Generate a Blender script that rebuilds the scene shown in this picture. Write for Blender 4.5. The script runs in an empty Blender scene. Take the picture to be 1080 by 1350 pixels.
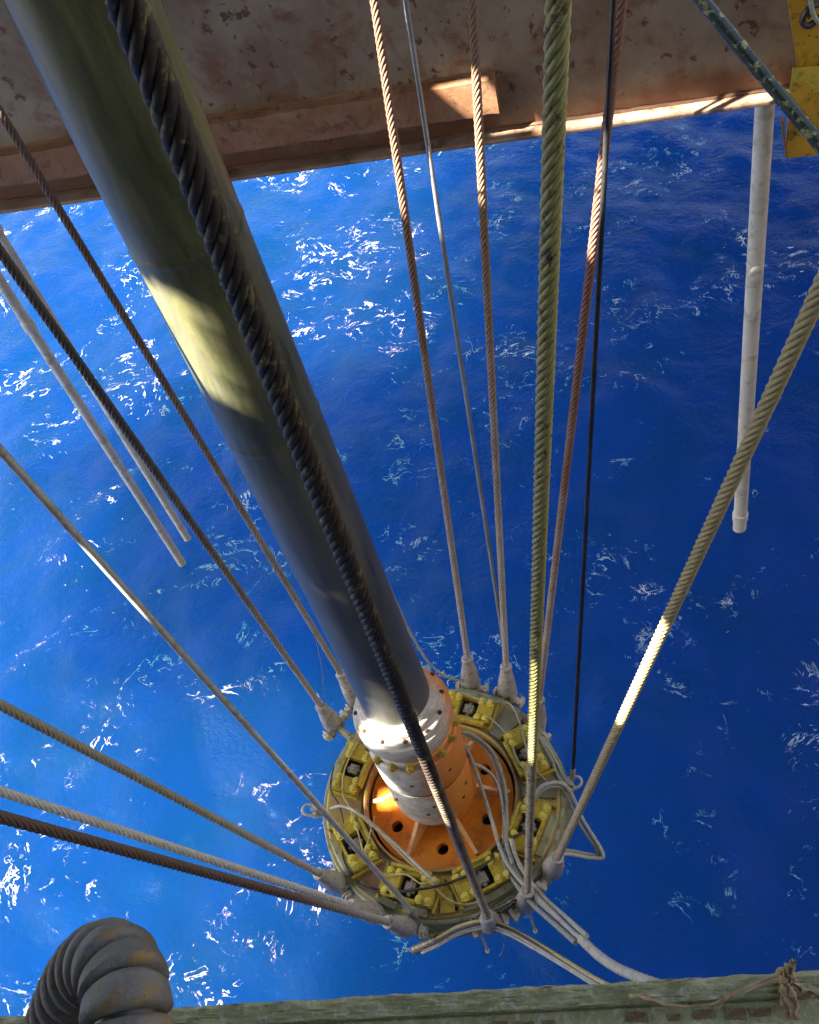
import bpy, math, random
import numpy as np
from mathutils import Vector, Matrix, Quaternion

random.seed(7); rng = np.random.default_rng(7)
scene = bpy.context.scene
COL = scene.collection
PI = math.pi; RAD = math.radians

# ------------------------------------------------------------------ camera
CAM_H = 9.6                                   # camera height above the sea, metres
F = 1300.0; CX, CY = 540.0, 675.0             # focal length / centre in photograph pixels
RW = np.array([[0.97166304, -0.05486546, -0.2299146],
               [0.10466681, -0.77225719, 0.62662883],
               [-0.21193349, -0.6329365, -0.74463117]])
cam_data = bpy.data.cameras.new('camera')
cam = bpy.data.objects.new('camera', cam_data); COL.objects.link(cam)
cam_data.sensor_width = 36; cam_data.sensor_fit = 'AUTO'; cam_data.lens = F/1350*36
cam_data.clip_start = .05; cam_data.clip_end = 8000
r_, d_, f_ = RW[:, 0], RW[:, 1], RW[:, 2]
cam.matrix_world = Matrix(((r_[0], -d_[0], -f_[0], 0), (r_[1], -d_[1], -f_[1], 0),
                           (r_[2], -d_[2], -f_[2], CAM_H), (0, 0, 0, 1)))
scene.camera = cam

# ------------------------------------------------------------------ light
SUN_EL = 48.0
SUN_AZ = RAD(180+24.6)             # direction towards the sun in plan (from the left)
S = Vector((math.cos(SUN_AZ)*math.cos(RAD(SUN_EL)), math.sin(SUN_AZ)*math.cos(RAD(SUN_EL)), math.sin(RAD(SUN_EL))))
world = bpy.data.worlds.new('World'); scene.world = world; world.use_nodes = True
wn = world.node_tree.nodes; wl = world.node_tree.links
sky = wn.new('ShaderNodeTexSky'); sky.sky_type = 'NISHITA'; sky.sun_disc = False
sky.sun_elevation = RAD(SUN_EL); sky.sun_rotation = PI/2 - SUN_AZ
wl.new(sky.outputs[0], wn['Background'].inputs[0]); wn['Background'].inputs[1].default_value = .05; sky.dust_density = 2.0
sd = bpy.data.lights.new('sun', 'SUN'); sd.energy = 5; sd.angle = RAD(.5); sd.color = (1, .96, .90)
sun = bpy.data.objects.new('sun', sd); COL.objects.link(sun)
sun.rotation_euler = S.to_track_quat('Z', 'Y').to_euler()
scene.view_settings.view_transform = 'Standard'; scene.view_settings.look = 'None'
scene.view_settings.gamma = 1; scene.view_settings.use_curve_mapping = False
scene.view_settings.exposure = 3.5
scene.view_settings.use_white_balance = True; scene.view_settings.white_balance_temperature = 7400; scene.view_settings.white_balance_tint = 11

# ------------------------------------------------------------------ helpers
def at_z(x, y, z):
    d = RW @ np.array([x-CX, y-CY, F]); p = d*((z-CAM_H)/d[2]); return Vector((p[0], p[1], z))
def at_d(x, y, zc):
    p = RW @ np.array([(x-CX)/F*zc, (y-CY)/F*zc, zc]); return Vector((p[0], p[1], p[2]+CAM_H))
def at_Y(x, y, Y):
    d = RW @ np.array([x-CX, y-CY, F]); p = d*(Y/d[1]); return Vector((p[0], p[1], p[2]+CAM_H))
def to_px(P):
    q = RW.T @ (np.array(P)-np.array([0, 0, CAM_H])); return q[0]/q[2]*F+CX, q[1]/q[2]*F+CY
def nd(nt, t, **kw):
    n = nt.nodes.new(t)
    for k, v in kw.items(): setattr(n, k, v)
    return n
def setin(n, **kw):
    for k, v in kw.items(): n.inputs[k.replace('_', ' ')].default_value = v
def c4(c): return (c[0], c[1], c[2], 1)

def ramp(nt, fac, stops):
    r = nd(nt, 'ShaderNodeValToRGB'); e = r.color_ramp.elements
    while len(e) < len(stops): e.new(.5)
    for el, (p, c) in zip(e, stops): el.position = p; el.color = c4(c) if not isinstance(c, (int, float)) else (c, c, c, 1)
    nt.links.new(fac, r.inputs[0]); return r.outputs[0]
def noise(nt, vec, scale, detail=6, rough=.6, dist=0):
    n = nd(nt, 'ShaderNodeTexNoise'); setin(n, Scale=scale, Detail=detail, Roughness=rough, Distortion=dist)
    nt.links.new(vec, n.inputs['Vector']); return n.outputs['Fac']
def mix(nt, fac, a, b, mode='MIX'):
    m = nd(nt, 'ShaderNodeMix', data_type='RGBA', blend_type=mode)
    for s, v in ((m.inputs[0], fac), (m.inputs[6], a), (m.inputs[7], b)):
        if hasattr(v, 'is_linked'): nt.links.new(v, s)
        elif isinstance(v, (int, float)): s.default_value = v
        else: s.default_value = c4(v)
    return m.outputs[2]
def math_(nt, op, a, b=None, c=None, clamp=False):
    m = nd(nt, 'ShaderNodeMath', operation=op, use_clamp=clamp)
    for s, v in zip(m.inputs, (a, b, c)):
        if v is None: continue
        if hasattr(v, 'is_linked'): nt.links.new(v, s)
        else: s.default_value = v
    return m.outputs[0]

def base_mat(name):
    m = bpy.data.materials.new(name); m.use_nodes = True
    nt = m.node_tree; return m, nt, nt.nodes['Principled BSDF'], nd(nt, 'ShaderNodeTexCoord').outputs['Object']

def paint(name, c1, c2, c3=None, scale=4, fine=40, rough=.55, metal=0, bump=.15, bdist=.004, spots=None, spot_amt=.62, ro_var=.2, coat=0):
    """worn surface: two or three blotchy tones, optional rust or dirt spots, fine relief"""
    m, nt, b, co = base_mat(name)
    n1 = noise(nt, co, scale, 8, .62, .3); n2 = noise(nt, co, fine, 5, .65)
    col = mix(nt, ramp(nt, n1, [(.38, 0), (.62, 1)]), c1, c2)
    if c3: col = mix(nt, ramp(nt, noise(nt, co, scale*2.7, 7, .65, .5), [(.52, 0), (.66, 1)]), col, c3)
    if spots:
        sp = noise(nt, co, scale*6, 5, .6, .2)
        col = mix(nt, ramp(nt, sp, [(spot_amt, 0), (spot_amt+.05, 1)]), col, spots)
    col = mix(nt, .35, col, mix(nt, n2, (.2, .2, .2), (1.25, 1.25, 1.25)), 'MULTIPLY')
    nt.links.new(col, b.inputs['Base Color'])
    nt.links.new(math_(nt, 'MULTIPLY_ADD', n2, ro_var*2, rough-ro_var), b.inputs['Roughness'])
    b.inputs['Metallic'].default_value = metal
    if coat: b.inputs['Coat Weight'].default_value = coat; b.inputs['Coat Roughness'].default_value = .25
    bp = nd(nt, 'ShaderNodeBump'); setin(bp, Strength=bump, Distance=bdist)
    nt.links.new(mix(nt, .5, n1, n2), bp.inputs['Height']); nt.links.new(bp.outputs[0], b.inputs['Normal'])
    return m

def rope_mat(name, low, high, z0, z1, spots=None, spot_amt=.55, rough=.6):
    """wire rope: one tone of grease and rust grading into another along its length"""
    m, nt, b, co = base_mat(name)
    geo = nd(nt, 'ShaderNodeNewGeometry').outputs['Position']
    sx = nd(nt, 'ShaderNodeSeparateXYZ'); nt.links.new(geo, sx.inputs[0])
    n1 = noise(nt, co, 3.5, 6, .65); n2 = noise(nt, co, 60, 4, .6)
    t = math_(nt, 'MULTIPLY_ADD', sx.outputs[2], 1/(z1-z0), -z0/(z1-z0))
    t = math_(nt, 'ADD', t, math_(nt, 'MULTIPLY_ADD', n1, 1.2, -.6), clamp=True)
    col = mix(nt, t, low, high)
    if spots: col = mix(nt, ramp(nt, noise(nt, co, 22, 6, .7, .4), [(spot_amt, 0), (spot_amt+.08, 1)]), col, spots)
    col = mix(nt, .6, col, mix(nt, n2, (.25, .25, .25), (1.5, 1.5, 1.5)), 'MULTIPLY')
    nt.links.new(col, b.inputs['Base Color']); b.inputs['Roughness'].default_value = rough
    bp = nd(nt, 'ShaderNodeBump'); setin(bp, Strength=.6, Distance=.003)
    nt.links.new(n2, bp.inputs['Height']); nt.links.new(bp.outputs[0], b.inputs['Normal'])
    return m

# geometry: everything returns (verts, faces) in world metres
def xf(g, M): return [tuple(M @ Vector(v)) for v in g[0]], g[1]
def join(*gs):
    V, Fc = [], []
    for v, f in gs:
        o = len(V); V += list(v); Fc += [tuple(i+o for i in q) for q in f]
    return V, Fc
def box(x0, x1, y0, y1, z0, z1, bev=0.0):
    """box with chamfered edges when bev > 0 (24 vertices)"""
    if bev <= 0:
        v = [(x, y, z) for z in (z0, z1) for y in (y0, y1) for x in (x0, x1)]
        return v, [(0, 2, 3, 1), (4, 5, 7, 6), (0, 1, 5, 4), (2, 6, 7, 3), (0, 4, 6, 2), (1, 3, 7, 5)]
    c = [(x0+x1)/2, (y0+y1)/2, (z0+z1)/2]; h = [(x1-x0)/2, (y1-y0)/2, (z1-z0)/2]
    V, idx = [], {}
    for sx in (-1, 1):
        for sy in (-1, 1):
            for sz in (-1, 1):
                for a in range(3):
                    s = (sx, sy, sz); idx[s, a] = len(V)
                    V.append(tuple(c[k]+s[k]*(h[k]-(0 if k == a else bev)) for k in range(3)))
    Fc = []
    for a in range(3):
        b, d = (a+1) % 3, (a+2) % 3
        for s in (-1, 1):
            q = []
            for tb, td in ((-1, -1), (1, -1), (1, 1), (-1, 1)):
                k = [0]*3; k[a] = s; k[b] = tb; k[d] = td; q.append(idx[tuple(k), a])
            Fc.append(tuple(q if s > 0 else q[::-1]))
        for sb in (-1, 1):
            for sd_ in (-1, 1):
                k0 = [0]*3; k1 = [0]*3; k0[b] = k1[b] = sb; k0[d] = k1[d] = sd_; k0[a] = -1; k1[a] = 1
                q = (idx[tuple(k0), b], idx[tuple(k1), b], idx[tuple(k1), d], idx[tuple(k0), d])
                Fc.append(q if sb*sd_ < 0 else q[::-1])
    for sx in (-1, 1):
        for sy in (-1, 1):
            for sz in (-1, 1):
                q = tuple(idx[(sx, sy, sz), a] for a in range(3)); Fc.append(q if sx*sy*sz > 0 else q[::-1])
    return V, Fc
def lathe(prof, n=48, cx=0., cy=0., closed=False):
    V = []; Fc = []; m = len(prof)
    for i in range(n):
        a = 2*PI*i/n
        for r, z in prof: V.append((cx+r*math.cos(a), cy+r*math.sin(a), z))
    for i in range(n):
        j = (i+1) % n
        for k in range(m if closed else m-1):
            l = (k+1) % m
            Fc.append((i*m+k, j*m+k, j*m+l, i*m+l))
    if not closed:
        if prof[0][0] > 1e-6: Fc.append(tuple(i*m for i in range(n))[::-1])
        if prof[-1][0] > 1e-6: Fc.append(tuple(i*m+m-1 for i in range(n)))
    return V, Fc
def spline(pts, per=8):
    P = [Vector(p) for p in pts]; P = [P[0]*2-P[1]]+P+[P[-1]*2-P[-2]]; out = []
    for i in range(1, len(P)-2):
        for k in range(per):
            t = k/per; a, b, c, d = P[i-1:i+3]
            out.append(.5*((2*b)+(c-a)*t+(2*a-5*b+4*c-d)*t*t+(3*b-a-3*c+d)*t**3))
    out.append(P[-2]); return out
def frames(path):
    T = []; n = len(path)
    for i in range(n): T.append((path[min(i+1, n-1)]-path[max(i-1, 0)]).normalized())
    u = T[0].orthogonal().normalized(); U = []
    for i in range(n):
        u = (u-T[i]*u.dot(T[i])).normalized(); U.append((u, T[i].cross(u)))
    return U
def tube(path, r, n=10, cap=True):
    path = [Vector(p) for p in path]; U = frames(path); V = []; Fc = []
    for i, p in enumerate(path):
        rr = r(i/(len(path)-1)) if callable(r) else r
        for k in range(n):
            a = 2*PI*k/n; V.append(tuple(p+U[i][0]*math.cos(a)*rr+U[i][1]*math.sin(a)*rr))
    for i in range(len(path)-1):
        for k in range(n):
            j = (k+1) % n; Fc.append((i*n+k, i*n+j, (i+1)*n+j, (i+1)*n+k))
    if cap: Fc += [tuple(range(n))[::-1], tuple(range((len(path)-1)*n, len(path)*n))]
    return V, Fc
def cyl(a, b, r, n=16, r2=None):
    r2 = r if r2 is None else r2
    return tube([a, b], lambda t: r+(r2-r)*t, n)
def hexbolt(a, d, r, h):
    d = Vector(d).normalized(); a = Vector(a)
    return join(tube([a, a+d*h], r, 6), tube([a+d*h, a+d*h*1.3], r*.55, 8), tube([a, a+d*h*.2], r*1.35, 14))
def prism(poly, z0, z1):
    n = len(poly); V = [(x, y, z0) for x, y in poly]+[(x, y, z1) for x, y in poly]
    return V, [tuple(range(n))[::-1], tuple(range(n, 2*n))]+[(i, (i+1) % n, (i+1) % n+n, i+n) for i in range(n)]

def mesh(name, g):
    me = bpy.data.meshes.new(name); me.from_pydata([tuple(v) for v in g[0]], [], [tuple(f) for f in g[1]]); me.update(); return me
def obj(name, g, mat, parent=None, smooth=None, base=None, rot=None, me=None, **props):
    """link one mesh object; verts are world metres, shifted to the root's base"""
    root = parent
    while root is not None and root.parent is not None: root = root.parent
    off = Vector(base) if base is not None else (root.location.copy() if root is not None else Vector((0, 0, 0)))
    if me is None:
        g = ([tuple(Vector(v)-off) for v in g[0]], g[1]); me = mesh(name, g)
        if mat: me.materials.append(mat)
        if smooth is not None:
            me.polygons.foreach_set('use_smooth', [True]*len(me.polygons))
            if smooth < 180: me.set_sharp_from_angle(angle=RAD(smooth))
    o = bpy.data.objects.new(name, me); COL.objects.link(o)
    if parent: o.parent = parent
    elif base is not None: o.location = off
    if rot is not None: o.rotation_euler.z = rot
    for k, v in props.items(): o[k] = v
    return o
def thing(name, loc, label, category, group=None):
    o = bpy.data.objects.new(name, None); COL.objects.link(o); o.location = loc; o.empty_display_size = .1
    o['label'] = label; o['category'] = category
    if group: o['group'] = group
    return o

# ------------------------------------------------------------------ materials
M = {}
M['web'] = paint('girder_paint', (.17, .115, .072), (.255, .205, .145), (.16, .075, .034), 1.6, 30, .55, 0, .5, .008, (.09, .035, .016), .60)
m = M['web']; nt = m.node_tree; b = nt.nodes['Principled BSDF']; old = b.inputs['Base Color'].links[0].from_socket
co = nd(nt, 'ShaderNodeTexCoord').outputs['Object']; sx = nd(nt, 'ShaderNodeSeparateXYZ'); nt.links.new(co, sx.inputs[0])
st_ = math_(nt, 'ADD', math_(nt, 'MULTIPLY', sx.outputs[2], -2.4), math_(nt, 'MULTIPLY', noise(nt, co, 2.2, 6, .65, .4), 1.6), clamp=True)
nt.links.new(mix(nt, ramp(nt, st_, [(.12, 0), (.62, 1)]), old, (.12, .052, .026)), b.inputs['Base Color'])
M['rusty'] = paint('rusty_steel', (.20, .085, .035), (.28, .15, .08), (.09, .045, .025), 3, 45, .75, 0, .6, .008)
M['dark_rust'] = paint('dark_rusty_steel', (.07, .035, .02), (.12, .055, .03), None, 4, 45, .8, 0, .5, .006)
M['flange'] = paint('flange_scale', (.16, .09, .055), (.30, .21, .15), (.10, .05, .03), 2.5, 45, .6, 0, .5, .006)
M['yellow'] = paint('yellow_greased_paint', (.58, .43, .05), (.47, .36, .055), (.27, .18, .04), 9, 60, .36, 0, .25, .004, (.12, .06, .02), .72)
M['amber'] = paint('amber_paint', (.52, .30, .025), (.40, .22, .02), (.20, .09, .02), 3.5, 40, .5, 0, .4, .006, (.05, .025, .01), .62)
M['plate'] = paint('ring_plate', (.46, .36, .08), (.38, .23, .11), (.42, .39, .22), 3.2, 40, .45, 0, .3, .004, (.09, .06, .03), .68)
M['rim'] = paint('ring_rim', (.33, .34, .15), (.44, .46, .30), (.20, .16, .07), 4, 40, .5, 0, .3, .004)
M['orange'] = paint('orange_paint', (.80, .28, .02), (.72, .22, .016), (.50, .15, .03), 3.5, 35, .42, 0, .2, .003, (.10, .04, .015), .71)
M['rib'] = paint('pale_orange_rib', (.80, .46, .22), (.75, .36, .10), (.8, .62, .45), 5, 35, .4)
M['black'] = paint('black_gap', (.012, .011, .01), (.02, .018, .014), None, 8, 60, .6)
M['block'] = paint('steel_block', (.35, .32, .25), (.5, .48, .42), (.15, .12, .08), 20, 90, .45, .3)
M['socket'] = paint('galvanised_socket', (.40, .38, .36), (.54, .53, .51), (.25, .19, .14), 9, 60, .5, .2, .35, .004)
M['pin'] = paint('pale_pin', (.62, .55, .42), (.7, .66, .58), (.4, .3, .2), 12, 60, .5)
M['chain'] = paint('chain_steel', (.22, .20, .14), (.32, .3, .24), (.14, .07, .03), 20, 70, .45, .5)
M['hose_white'] = paint('pale_hose', (.50, .50, .46), (.42, .42, .37), (.3, .29, .22), 10, 80, .45)
M['hose_grey'] = paint('grey_green_hose', (.28, .31, .27), (.36, .38, .33), (.2, .2, .14), 10, 80, .4)
M['hose_yellow'] = paint('yellow_hose', (.50, .43, .16), (.55, .50, .3), (.3, .25, .1), 10, 80, .45)
M['hose_black'] = paint('black_hose', (.03, .028, .022), (.06, .05, .04), None, 10, 80, .4)
M['tube'] = paint('weathered_tube', (.50, .49, .44), (.58, .57, .52), (.36, .33, .27), 3, 30, .55, 0, .25)
M['olive'] = paint('olive_painted_curb', (.38, .38, .17), (.50, .48, .25), (.66, .66, .48), 16, 90, .45, 0, 1.0, .016, (.24, .13, .06), .70)  # palest tone paints sparkling glints into the olive coating
M['rustpad'] = paint('rust_patch', (.19, .10, .045), (.25, .16, .075), (.27, .25, .12), 40, 70, .75, 0, .6)
M['rag'] = paint('faded_rag', (.40, .28, .16), (.48, .38, .20), (.34, .15, .09), 15, 120, .85, 0, .6)
M['conduit'] = paint('worn_conduit', (.12, .108, .09), (.22, .205, .18), (.27, .17, .06), 14, 90, .6, 0, 1.0, .006, (.32, .32, .31), .70)
M['strut'] = paint('flaking_strut', (.022, .035, .028), (.045, .06, .05), None, 5, 60, .32, 0, .5, .003, (.33, .34, .12), .56)
M['thin_wire'] = paint('dark_wire', (.02, .022, .026), (.05, .05, .05), None, 6, 60, .35, .3)
M['grey_line'] = paint('grey_line', (.44, .46, .43), (.56, .58, .54), (.33, .31, .24), 5, 70, .42, .1)
M['pale_line'] = paint('pale_line', (.34, .37, .40), (.25, .27, .29), None, 5, 70, .35, .3)
M['deck'] = paint('deck_primer', (.075, .065, .05), (.10, .085, .065), None, 1, 20, .7)

# riser: olive grease on the upper length, bare blue-grey steel below
m, nt, b, co = base_mat('riser_steel')
geo = nd(nt, 'ShaderNodeNewGeometry').outputs['Position']; sx = nd(nt, 'ShaderNodeSeparateXYZ'); nt.links.new(geo, sx.inputs[0])
mp = nd(nt, 'ShaderNodeMapping'); mp.inputs['Scale'].default_value = (5, 5, .9); nt.links.new(co, mp.inputs[0])
n1 = noise(nt, mp.outputs[0], 1, 8, .65, .4); n2 = noise(nt, co, 50, 4, .6)
olive = mix(nt, ramp(nt, n1, [(.36, 0), (.66, 1)]), (.036, .048, .022), (.20, .195, .095))
olive = mix(nt, ramp(nt, noise(nt, mp.outputs[0], 2.3, 6, .6, .5), [(.55, 0), (.72, 1)]), olive, (.12, .12, .085))
steel = mix(nt, ramp(nt, n1, [(.36, 0), (.66, 1)]), (.055, .060, .054), (.125, .122, .10))
t = math_(nt, 'MULTIPLY_ADD', sx.outputs[2], 1/1.1, -5.5/1.1)
t = math_(nt, 'ADD', t, math_(nt, 'MULTIPLY_ADD', n1, .5, -.25), clamp=True)
col = mix(nt, t, steel, olive)
nt.links.new(mix(nt, .3, col, mix(nt, n2, (.3, .3, .3), (1.4, 1.4, 1.4)), 'MULTIPLY'), b.inputs['Base Color'])
nt.links.new(math_(nt, 'MULTIPLY_ADD', n1, .35, .16), b.inputs['Roughness']); b.inputs['Metallic'].default_value = .1
bp = nd(nt, 'ShaderNodeBump'); setin(bp, Strength=.12, Distance=.004); nt.links.new(n1, bp.inputs['Height']); nt.links.new(bp.outputs[0], b.inputs['Normal'])
M['riser'] = m

# packer housing: orange paint, blending to grey-white towards the left side
def two_tone_orange(name, thr):
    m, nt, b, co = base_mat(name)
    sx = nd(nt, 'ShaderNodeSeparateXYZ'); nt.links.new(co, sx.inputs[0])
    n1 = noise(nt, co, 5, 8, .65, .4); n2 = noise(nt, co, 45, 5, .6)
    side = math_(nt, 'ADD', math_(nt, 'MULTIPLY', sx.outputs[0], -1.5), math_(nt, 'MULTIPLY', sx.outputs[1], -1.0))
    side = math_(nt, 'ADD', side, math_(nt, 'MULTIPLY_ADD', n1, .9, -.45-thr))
    worn = ramp(nt, math_(nt, 'ADD', side, .5), [(.42, 0), (.66, 1)])  # mask: grey-white towards the left and near side, broken by noise
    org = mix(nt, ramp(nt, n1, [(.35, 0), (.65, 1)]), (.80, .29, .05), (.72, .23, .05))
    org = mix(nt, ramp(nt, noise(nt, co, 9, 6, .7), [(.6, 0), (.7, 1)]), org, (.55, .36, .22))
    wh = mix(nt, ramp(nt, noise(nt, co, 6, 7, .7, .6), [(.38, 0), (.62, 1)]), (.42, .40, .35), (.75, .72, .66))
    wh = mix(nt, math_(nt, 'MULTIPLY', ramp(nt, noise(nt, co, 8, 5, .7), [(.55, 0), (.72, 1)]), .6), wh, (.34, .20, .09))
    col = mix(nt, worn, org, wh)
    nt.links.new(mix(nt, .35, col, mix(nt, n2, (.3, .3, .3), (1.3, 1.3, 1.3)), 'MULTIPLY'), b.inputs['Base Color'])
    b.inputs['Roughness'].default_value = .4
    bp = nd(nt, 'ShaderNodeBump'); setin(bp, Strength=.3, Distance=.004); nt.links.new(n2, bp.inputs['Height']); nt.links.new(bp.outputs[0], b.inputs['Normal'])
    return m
M['two_tone_orange'] = two_tone_orange('two_tone_orange_paint', .12)
M['collar'] = two_tone_orange('grey_white_collar', -.50)

# rope tones: (low tone, high tone, z where it changes)
GREY = (.27, .26, .24); RUST = (.13, .075, .05); BLACKR = (.035, .025, .018); OLV = (.22, .21, .075); TAN = (.24, .20, .11)
RM = {
 'A': rope_mat('rope_rust_a', (.34, .31, .28), (.12, .075, .058), 2.2, 5.4),
 'B': rope_mat('rope_grey_b', (.42, .39, .34), (.10, .085, .07), 2.2, 5.2),
 'D': rope_mat('rope_olive_grey_d', (.46, .43, .39), (.42, .39, .28), 2, 5),
 'E': rope_mat('rope_pale_e', (.62, .61, .58), (.80, .80, .74), 1.5, 4),
 'F': rope_mat('rope_brown_f', (.52, .49, .46), (.17, .11, .08), 2.0, 3.2),
 'G': rope_mat('rope_black_g', (.40, .34, .28), (.032, .021, .013), 1.7, 5.6, (.15, .13, .045), .55, .65),
 'H': rope_mat('rope_rust_h', (.44, .41, .38), (.20, .115, .075), 2.2, 5.4),
 'J': rope_mat('rope_rust_j', (.46, .43, .40), (.22, .13, .08), 2.2, 5.6),
 'K': rope_mat('rope_mossy_k', (.40, .34, .26), (.34, .325, .12), 3.4, 5.4, (.12, .07, .03), .55),
 'L': rope_mat('rope_red_brown_l', (.44, .39, .34), (.22, .10, .065), 2.2, 4.8),
 'N': rope_mat('rope_khaki_n', (.40, .32, .26), (.44, .37, .18), 2.3, 4.5),
}

# ------------------------------------------------------------------ sea
m, nt, b, co = base_mat('sea_water')
big = noise(nt, co, .16, 4, .55, .4); mid = noise(nt, co, .9, 5, .6, .3)
col = mix(nt, ramp(nt, big, [(.35, 0), (.65, 1)]), (.0002, .0155, .078), (.0002, .0185, .090))
col = mix(nt, math_(nt, 'MULTIPLY', ramp(nt, mid, [(.40, 0), (.68, 1)]), .55), col, (.0002, .0165, .050))
# foam streaks: thin ridges of a distorted noise, broken up and gathered in patches
def ridge(scale, dist, w, seed):
    mpn = nd(nt, 'ShaderNodeMapping'); mpn.inputs['Location'].default_value = (seed, seed*2.3, 0); nt.links.new(co, mpn.inputs[0])
    n = noise(nt, mpn.outputs[0], scale, 5, .6, dist)
    return math_(nt, 'SUBTRACT', 1, math_(nt, 'MULTIPLY', math_(nt, 'ABSOLUTE', math_(nt, 'SUBTRACT', n, .5)), w), clamp=True)
mpf = nd(nt, 'ShaderNodeMapping'); mpf.inputs['Location'].default_value = (3.1, 7.7, 0); nt.links.new(co, mpf.inputs[0])
mps = nd(nt, 'ShaderNodeMapping'); mps.inputs['Rotation'].default_value = (0, 0, RAD(20)); mps.inputs['Scale'].default_value = (1, 2.1, 1); nt.links.new(co, mps.inputs[0])
patch = ramp(nt, noise(nt, mpf.outputs[0], .62, 4, .62, .8), [(.47, 0), (.68, 1)])
brk = ramp(nt, noise(nt, co, 2.6, 5, .66, .4), [(.46, 0), (.60, 1)])
brk2 = ramp(nt, noise(nt, mps.outputs[0], 2.4, 4, .62, .4), [(.50, 0), (.60, 1)])
lace = math_(nt, 'MULTIPLY', math_(nt, 'MULTIPLY', ridge(1.15, 1.6, 66, 1.7), brk), patch)
lace2 = math_(nt, 'MULTIPLY', math_(nt, 'MULTIPLY', ridge(2.4, 1.4, 46, 9.2), brk2), patch)
streak = math_(nt, 'MULTIPLY', ramp(nt, noise(nt, mps.outputs[0], 4.2, 5, .62, .7), [(.70, 0), (.76, 1)]), ramp(nt, noise(nt, co, .9, 3, .6), [(.44, 0), (.6, 1)]))
fleck = math_(nt, 'MULTIPLY', ramp(nt, noise(nt, mps.outputs[0], 11, 5, .7, 1.4), [(.685, 0), (.76, 1)]), .5)
foam = math_(nt, 'MAXIMUM', math_(nt, 'MAXIMUM', lace, math_(nt, 'MULTIPLY', lace2, .7)), math_(nt, 'MAXIMUM', streak, fleck))
foam = ramp(nt, foam, [(.10, 0), (.34, .25), (.85, .85)])
nt.links.new(mix(nt, foam, col, (.84, .89, .92)), b.inputs['Base Color'])
nt.links.new(math_(nt, 'MULTIPLY_ADD', foam, .5, .02), b.inputs['Roughness'])
b.inputs['IOR'].default_value = 1.33; b.inputs['Specular IOR Level'].default_value = .10
b.inputs['Subsurface Weight'].default_value = 1.0; b.inputs['Subsurface Radius'].default_value = (.05, .7, 1.0); b.inputs['Subsurface Scale'].default_value = 24.0; b.subsurface_method = 'BURLEY'
nt.links.new(math_(nt, 'MULTIPLY_ADD', foam, -3.5, 1.0, clamp=True), b.inputs['Subsurface Weight'])
rip = mix(nt, .34, noise(nt, co, 3.2, 6, .62, .5), noise(nt, co, 13, 5, .65, .6))
bp = nd(nt, 'ShaderNodeBump'); setin(bp, Strength=.58, Distance=.09); nt.links.new(rip, bp.inputs['Height']); nt.links.new(bp.outputs[0], b.inputs['Normal'])
M['sea'] = m

def axis_coords(c, half, step, far):
    inner = list(np.arange(-half, half+1e-6, step)); s = step; x = half; out = []
    while x < far: s *= 1.28; x += s; out.append(x)
    return np.array([c-v for v in out[::-1]]+[c+v for v in inner]+[c+v for v in out])
gx = axis_coords(-4.5, 10, .07, 3000); gy = axis_coords(8.5, 10, .07, 3000)
X, Y = np.meshgrid(gx, gy); Z = np.zeros_like(X)
for i in range(46):
    lam = .45*(9 ** rng.random()); a = RAD(200)+rng.normal()*.75; k = 2*PI/lam
    amp = .0056*lam ** .85; ph = rng.random()*2*PI
    u = np.sin(k*(X*math.cos(a)+Y*math.sin(a))+ph); Z += amp*(u+.22*np.cos(2*np.arcsin(np.clip(u, -1, 1))))
fade = np.clip(1-(np.maximum(np.abs(X+4.5), np.abs(Y-8.5))-10)/25, 0, 1); Z *= fade
nx, ny = len(gx), len(gy)
idx = np.arange(nx*ny).reshape(ny, nx)
quads = np.stack([idx[:-1, :-1], idx[:-1, 1:], idx[1:, 1:], idx[1:, :-1]], -1).reshape(-1, 4)
me = bpy.data.meshes.new('sea'); me.from_pydata(np.stack([X, Y, Z], -1).reshape(-1, 3).tolist(), [], quads.tolist())
me.polygons.foreach_set('use_smooth', [True]*len(me.polygons)); me.materials.append(M['sea'])
sea = bpy.data.objects.new('sea', me); COL.objects.link(sea); sea['kind'] = 'structure'

# ------------------------------------------------------------------ rope lines (pixel line, depth of its upper end), built further down
RING_Z = 1.475
AX = at_z(581, 1049, RING_Z); AXX, AXY = AX.x, AX.y
ANCH_Z = 1.42
LINES = {  # anchor pixel, upper pixel, camera depth there, diameter
 'A': ((470, 922), (1, 149), 6.5, .062), 'B': ((440, 955), (0, 331), 5.4, .062), 'D': ((447, 1166), (0, 929), 5.4, .062),
 'E': ((500, 1206), (0, 1043), 5.8, .062), 'F': ((538, 1223), (0, 1077), 4.6, .064), 'G': ((647, 1218), (165, 0), 1.36, .062),
 'H': ((621, 902), (494, 0), 5.6, .060), 'J': ((669, 914), (623, 0), 5.6, .060), 'K': ((695, 1190), (736, 0), 1.95, .056),
 'L': ((707, 955), (820, 0), 4.9, .060), 'N': ((727, 1148), (1080, 385), 3.0, .062),
 'C': ((551, 1209), (0, 593), 4.5, .043), 'I': ((674, 912), (535, 0), 5.7, .034), 'M': ((755, 1027), (809, 0), 4.6, .032)}
DECK_Z = 12.6
def line_ends(k):
    b, t, zt, d = LINES[k]; B = at_z(*b, ANCH_Z); T = at_d(*t, zt); u = (T-B).normalized()
    return B, u, (DECK_Z-B.z)/u.z
def on_line(k, y):
    """point of a line at photograph row y"""
    B, u, L = line_ends(k); lo, hi = 0, L
    for _ in range(50):
        md = (lo+hi)/2; p = B+u*md
        q = RW.T @ (np.array(p)-np.array([0, 0, CAM_H]))
        py = q[1]/q[2]*F+CY if q[2] > .05 else -1e4
        if py > y: lo = md
        else: hi = md
    return B+u*lo
PR = .262
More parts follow.
